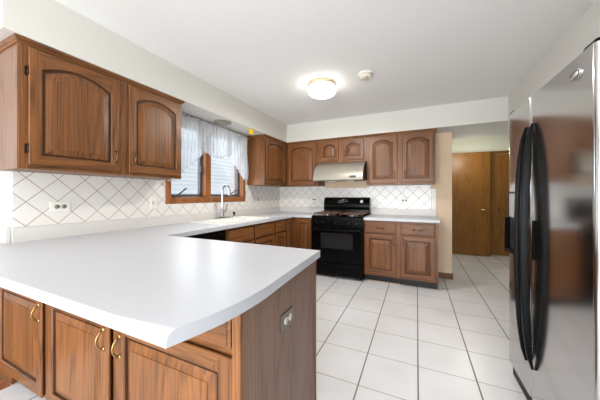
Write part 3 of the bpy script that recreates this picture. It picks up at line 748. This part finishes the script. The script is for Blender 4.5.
for k in range(3):
    b = BM(); x0 = .06+k*.30
    box(b, x0, x0+.296, -.005, .025, .012, 2.06, bev=.002); f = obj('leaf', b, oak_door, d2h)
    b = BM(); frame_rect(b, x0+.05, x0+.246, .3, 1.85, -.0085, -.0052, .03); obj('raised_frame', b, oak_door, f)
    if k == 0:
        b = BM(); lathe(b, [(.010, 0), (.010, -.012), (.017, -.024), (.014, -.032), (.004, -.034)], (x0+.265, -.0055, .94), 'y', 14); obj('knob', b, M['bronze'], f)
b = BM(); box(b, -.62, 1.1, -.012, .03, 2.07, 2.125); box(b, 0, .055, -.012, .03, 0, 2.07); obj('head_casing', b, oak_door, d2h)

# ------------------------------------------------------------------ curtain
cu = thing('valance_curtain', 'sheer white lace swag valance over the sink window', 'curtain', (.045, -1.74, 1.4))
b = BM(); ya, yb = -.70, .70; tube(b, [(0, ya, .735), (0, yb, .705)], .009, 10); obj('rod', b, M['white'], cu)
def drape(name, y0, y1, hem, folds, amp, x=0, nz=12):
    b = BM(); n = folds*8; R = []
    for i in range(n+1):
        s = i/n; y = y0+(y1-y0)*s; top = .75-.03*(y+.7)/1.4; hz = hem(s); col = []
        for j in range(nz+1):
            t_ = j/nz; z = top+(hz-top)*t_
            a = amp*(.35+.65*min(1, t_*2.0))
            col.append(b.verts.new((x+.012+a*math.sin(2*PI*folds*s+.8*math.sin(5*s+3*t_)), y+.006*math.sin(9*t_+i), z)))
        R.append(col)
    for p, q in zip(R, R[1:]):
        for j in range(nz):
            f = b.faces.new((p[j], p[j+1], q[j+1], q[j])); f.smooth = True
    o = obj(name, b, M['sheer'], cu); m_ = o.modifiers.new('thickness', 'SOLIDIFY'); m_.thickness = .0012; return o
scal = lambda s, k, a: a*abs(math.sin(PI*k*s))
drape('left_swag', -.69, -.21, lambda s: -.02+.35*max(0, (s-.15)/.85)**1.0-scal(s, 8, .012), 8, .020)
drape('centre_swag', -.27, .28, lambda s: .345+.03*math.cos(2*PI*s)-scal(s, 9, .014), 9, .020, x=.012)
drape('right_swag', .20, .665, lambda s: .36-.30*min(1, s/.85)**1.3-scal(s, 8, .012), 8, .020)

# ------------------------------------------------------------------ ceiling fixtures
lf = thing('ceiling_light', 'round white glass ceiling light glowing above the kitchen floor', 'ceiling light', (1.475, -1.62, CEIL))
b = BM(); lathe(b, [(.148, -.0005), (.150, -.006), (.150, -.034), (.142, -.038), (.05, -.038)], (0, 0, 0), seg=40); obj('base_ring', b, mat('pale_gold', lin(214, 200, 164), .35, metal=.5), lf)
M['lampglass'] = mat('lit_opal_glass', (1, .98, .94, 1), .3, emit=(1.0, .94, .84, 1), estr=9)
b = BM(); lathe(b, [(.138, -.0385), (.150, -.055), (.154, -.075), (.146, -.098), (.125, -.118), (.09, -.132), (.045, -.139), (.006, -.140)], (0, 0, 0), seg=40); obj('glass_shade', b, M['lampglass'], lf)
ll = bpy.data.lights.new('ceiling_lamp_glow', 'AREA'); ll.shape = 'DISK'; ll.size = .24; ll.energy = 24; ll.color = (1.0, .955, .90)
lo = bpy.data.objects.new('ceiling_lamp_glow', ll); COL.objects.link(lo); lo.location = (1.475, -1.62, CEIL-.146)
sd = thing('smoke_detector', 'white round smoke detector on the ceiling right of the lamp', 'smoke detector', (1.955, -1.66, CEIL))
b = BM(); lathe(b, [(.072, -.0005), (.072, -.012), (.066, -.016)], (0, 0, 0), seg=28); obj('base', b, M['white'], sd)
b = BM(); lathe(b, [(.060, -.0165), (.058, -.034), (.048, -.044), (.02, -.048), (.004, -.048)], (0, 0, 0), seg=28); obj('cover', b, M['almond'], sd)
b = BM(); lathe(b, [(.009, -.048), (.009, -.051), (.002, -.0515)], (.02, -.012, 0), seg=12); obj('test_button', b, M['alum'], sd)
rc = thing('recessed_light', 'round recessed downlight trim in the soffit above the sink', 'light', (.19, -1.755, ZS))
b = BM(); lathe(b, [(.105, -.0005), (.108, -.012), (.092, -.018), (.072, -.012), (.068, -.0006)], (0, 0, 0), seg=32); obj('trim_ring', b, M['recept'], rc)
b = BM(); lathe(b, [(.067, -.001), (.055, -.014), (.02, -.02), (.004, -.02)], (0, 0, 0), seg=24); obj('lens', b, M['hood'], rc)
yt = thing('paper_tag', 'bright yellow square paper tag hanging from the soffit corner by the window', 'tag', (.325, -1.345, ZS))
obj('sheet', box(BM(), -.001, .001, -.05, .045, -.075, -.0005), M['yellow'], yt)

# ------------------------------------------------------------------ outlets and switches
def outlet(label, loc, rz, horiz=True, gang='duplex', plate=None, pl=(.115, .072)):
    o = thing('outlet' if gang == 'duplex' else 'switch_plate', label, 'outlet' if gang == 'duplex' else 'switch', loc, rz)
    a, h = (pl[0]/2, pl[1]/2) if horiz else (pl[1]/2, pl[0]/2)
    p_ = obj('plate', box(BM(), -a, a, -.006, 0, -h, h, bev=.002), plate or M['white'], o)
    if gang == 'duplex':
        for s in (-1, 1):
            cx, cz = (s*.020, 0) if horiz else (0, s*.020)
            b = BM(); lathe(b, [(.016, -.0062), (.016, -.0085), (.004, -.0086)], (cx, 0, cz), 'y', 16); r = obj('receptacle', b, M['almond'] if plate else M['recept'], o)
            b = BM()
            for q in (-1, 1):
                if horiz: box(b, cx-.005, cx+.004, -.0092, -.0087, cz+q*.006-.0012, cz+q*.006+.0012)
                else: box(b, cx+q*.006-.0012, cx+q*.006+.0012, -.0092, -.0087, cz-.004, cz+.005)
            lathe(b, [(.0025, -.0087), (.0025, -.0092)], (cx+(.009 if horiz else 0), 0, cz-(0 if horiz else .009)), 'y', 8)
            obj('slots', b, M['slot'], r)
    else:
        b = BM(); box(b, -.005, .005, -.016, -.0062, -.010, .012, bev=.002); obj('toggle', b, M['almond'], o)
        b = BM(); box(b, -.012, -.007, -.0075, -.0062, -.02, .02); obj('surround', b, M['slot'], o)
    b = BM(); lathe(b, [(.003, -.0062), (.003, -.0072)], (0, 0, 0), 'y', 8); obj('screw', b, M['alum'], o)
    return o
outlet('white duplex outlet on the tile below the left wall cabinet, nearest the camera', (.0062, -3.256, 1.143), PI/2)
outlet('white wall switch on the tile just left of the sink window', (.0062, -2.537, 1.150), PI/2, False, 'switch')
outlet('white outlet on the tile between sink window and back corner', (.0062, -.731, 1.165), PI/2, False)
outlet('white duplex outlet on the tile left of the black range', (.732, -.0062, 1.15), 0)
outlet('white duplex outlet on the tile right of the range above the short counter', (2.251, -.0062, 1.145), 0)
outlet('silver-plated outlet on the end panel of the peninsula', (PX+.0002, -3.207, .674), PI/2, True, plate=mat('brushed_plate', lin(120, 116, 106), .35, metal=.8))

fs = obj('loose_wood_strip', box(BM(), 1.77, 2.22, -.552, -.538, .0005, .012, bev=.003), M['beige'])
tag(fs, 'thin pale strip lying on the floor along the black toe kick right of the range', 'trim strip')
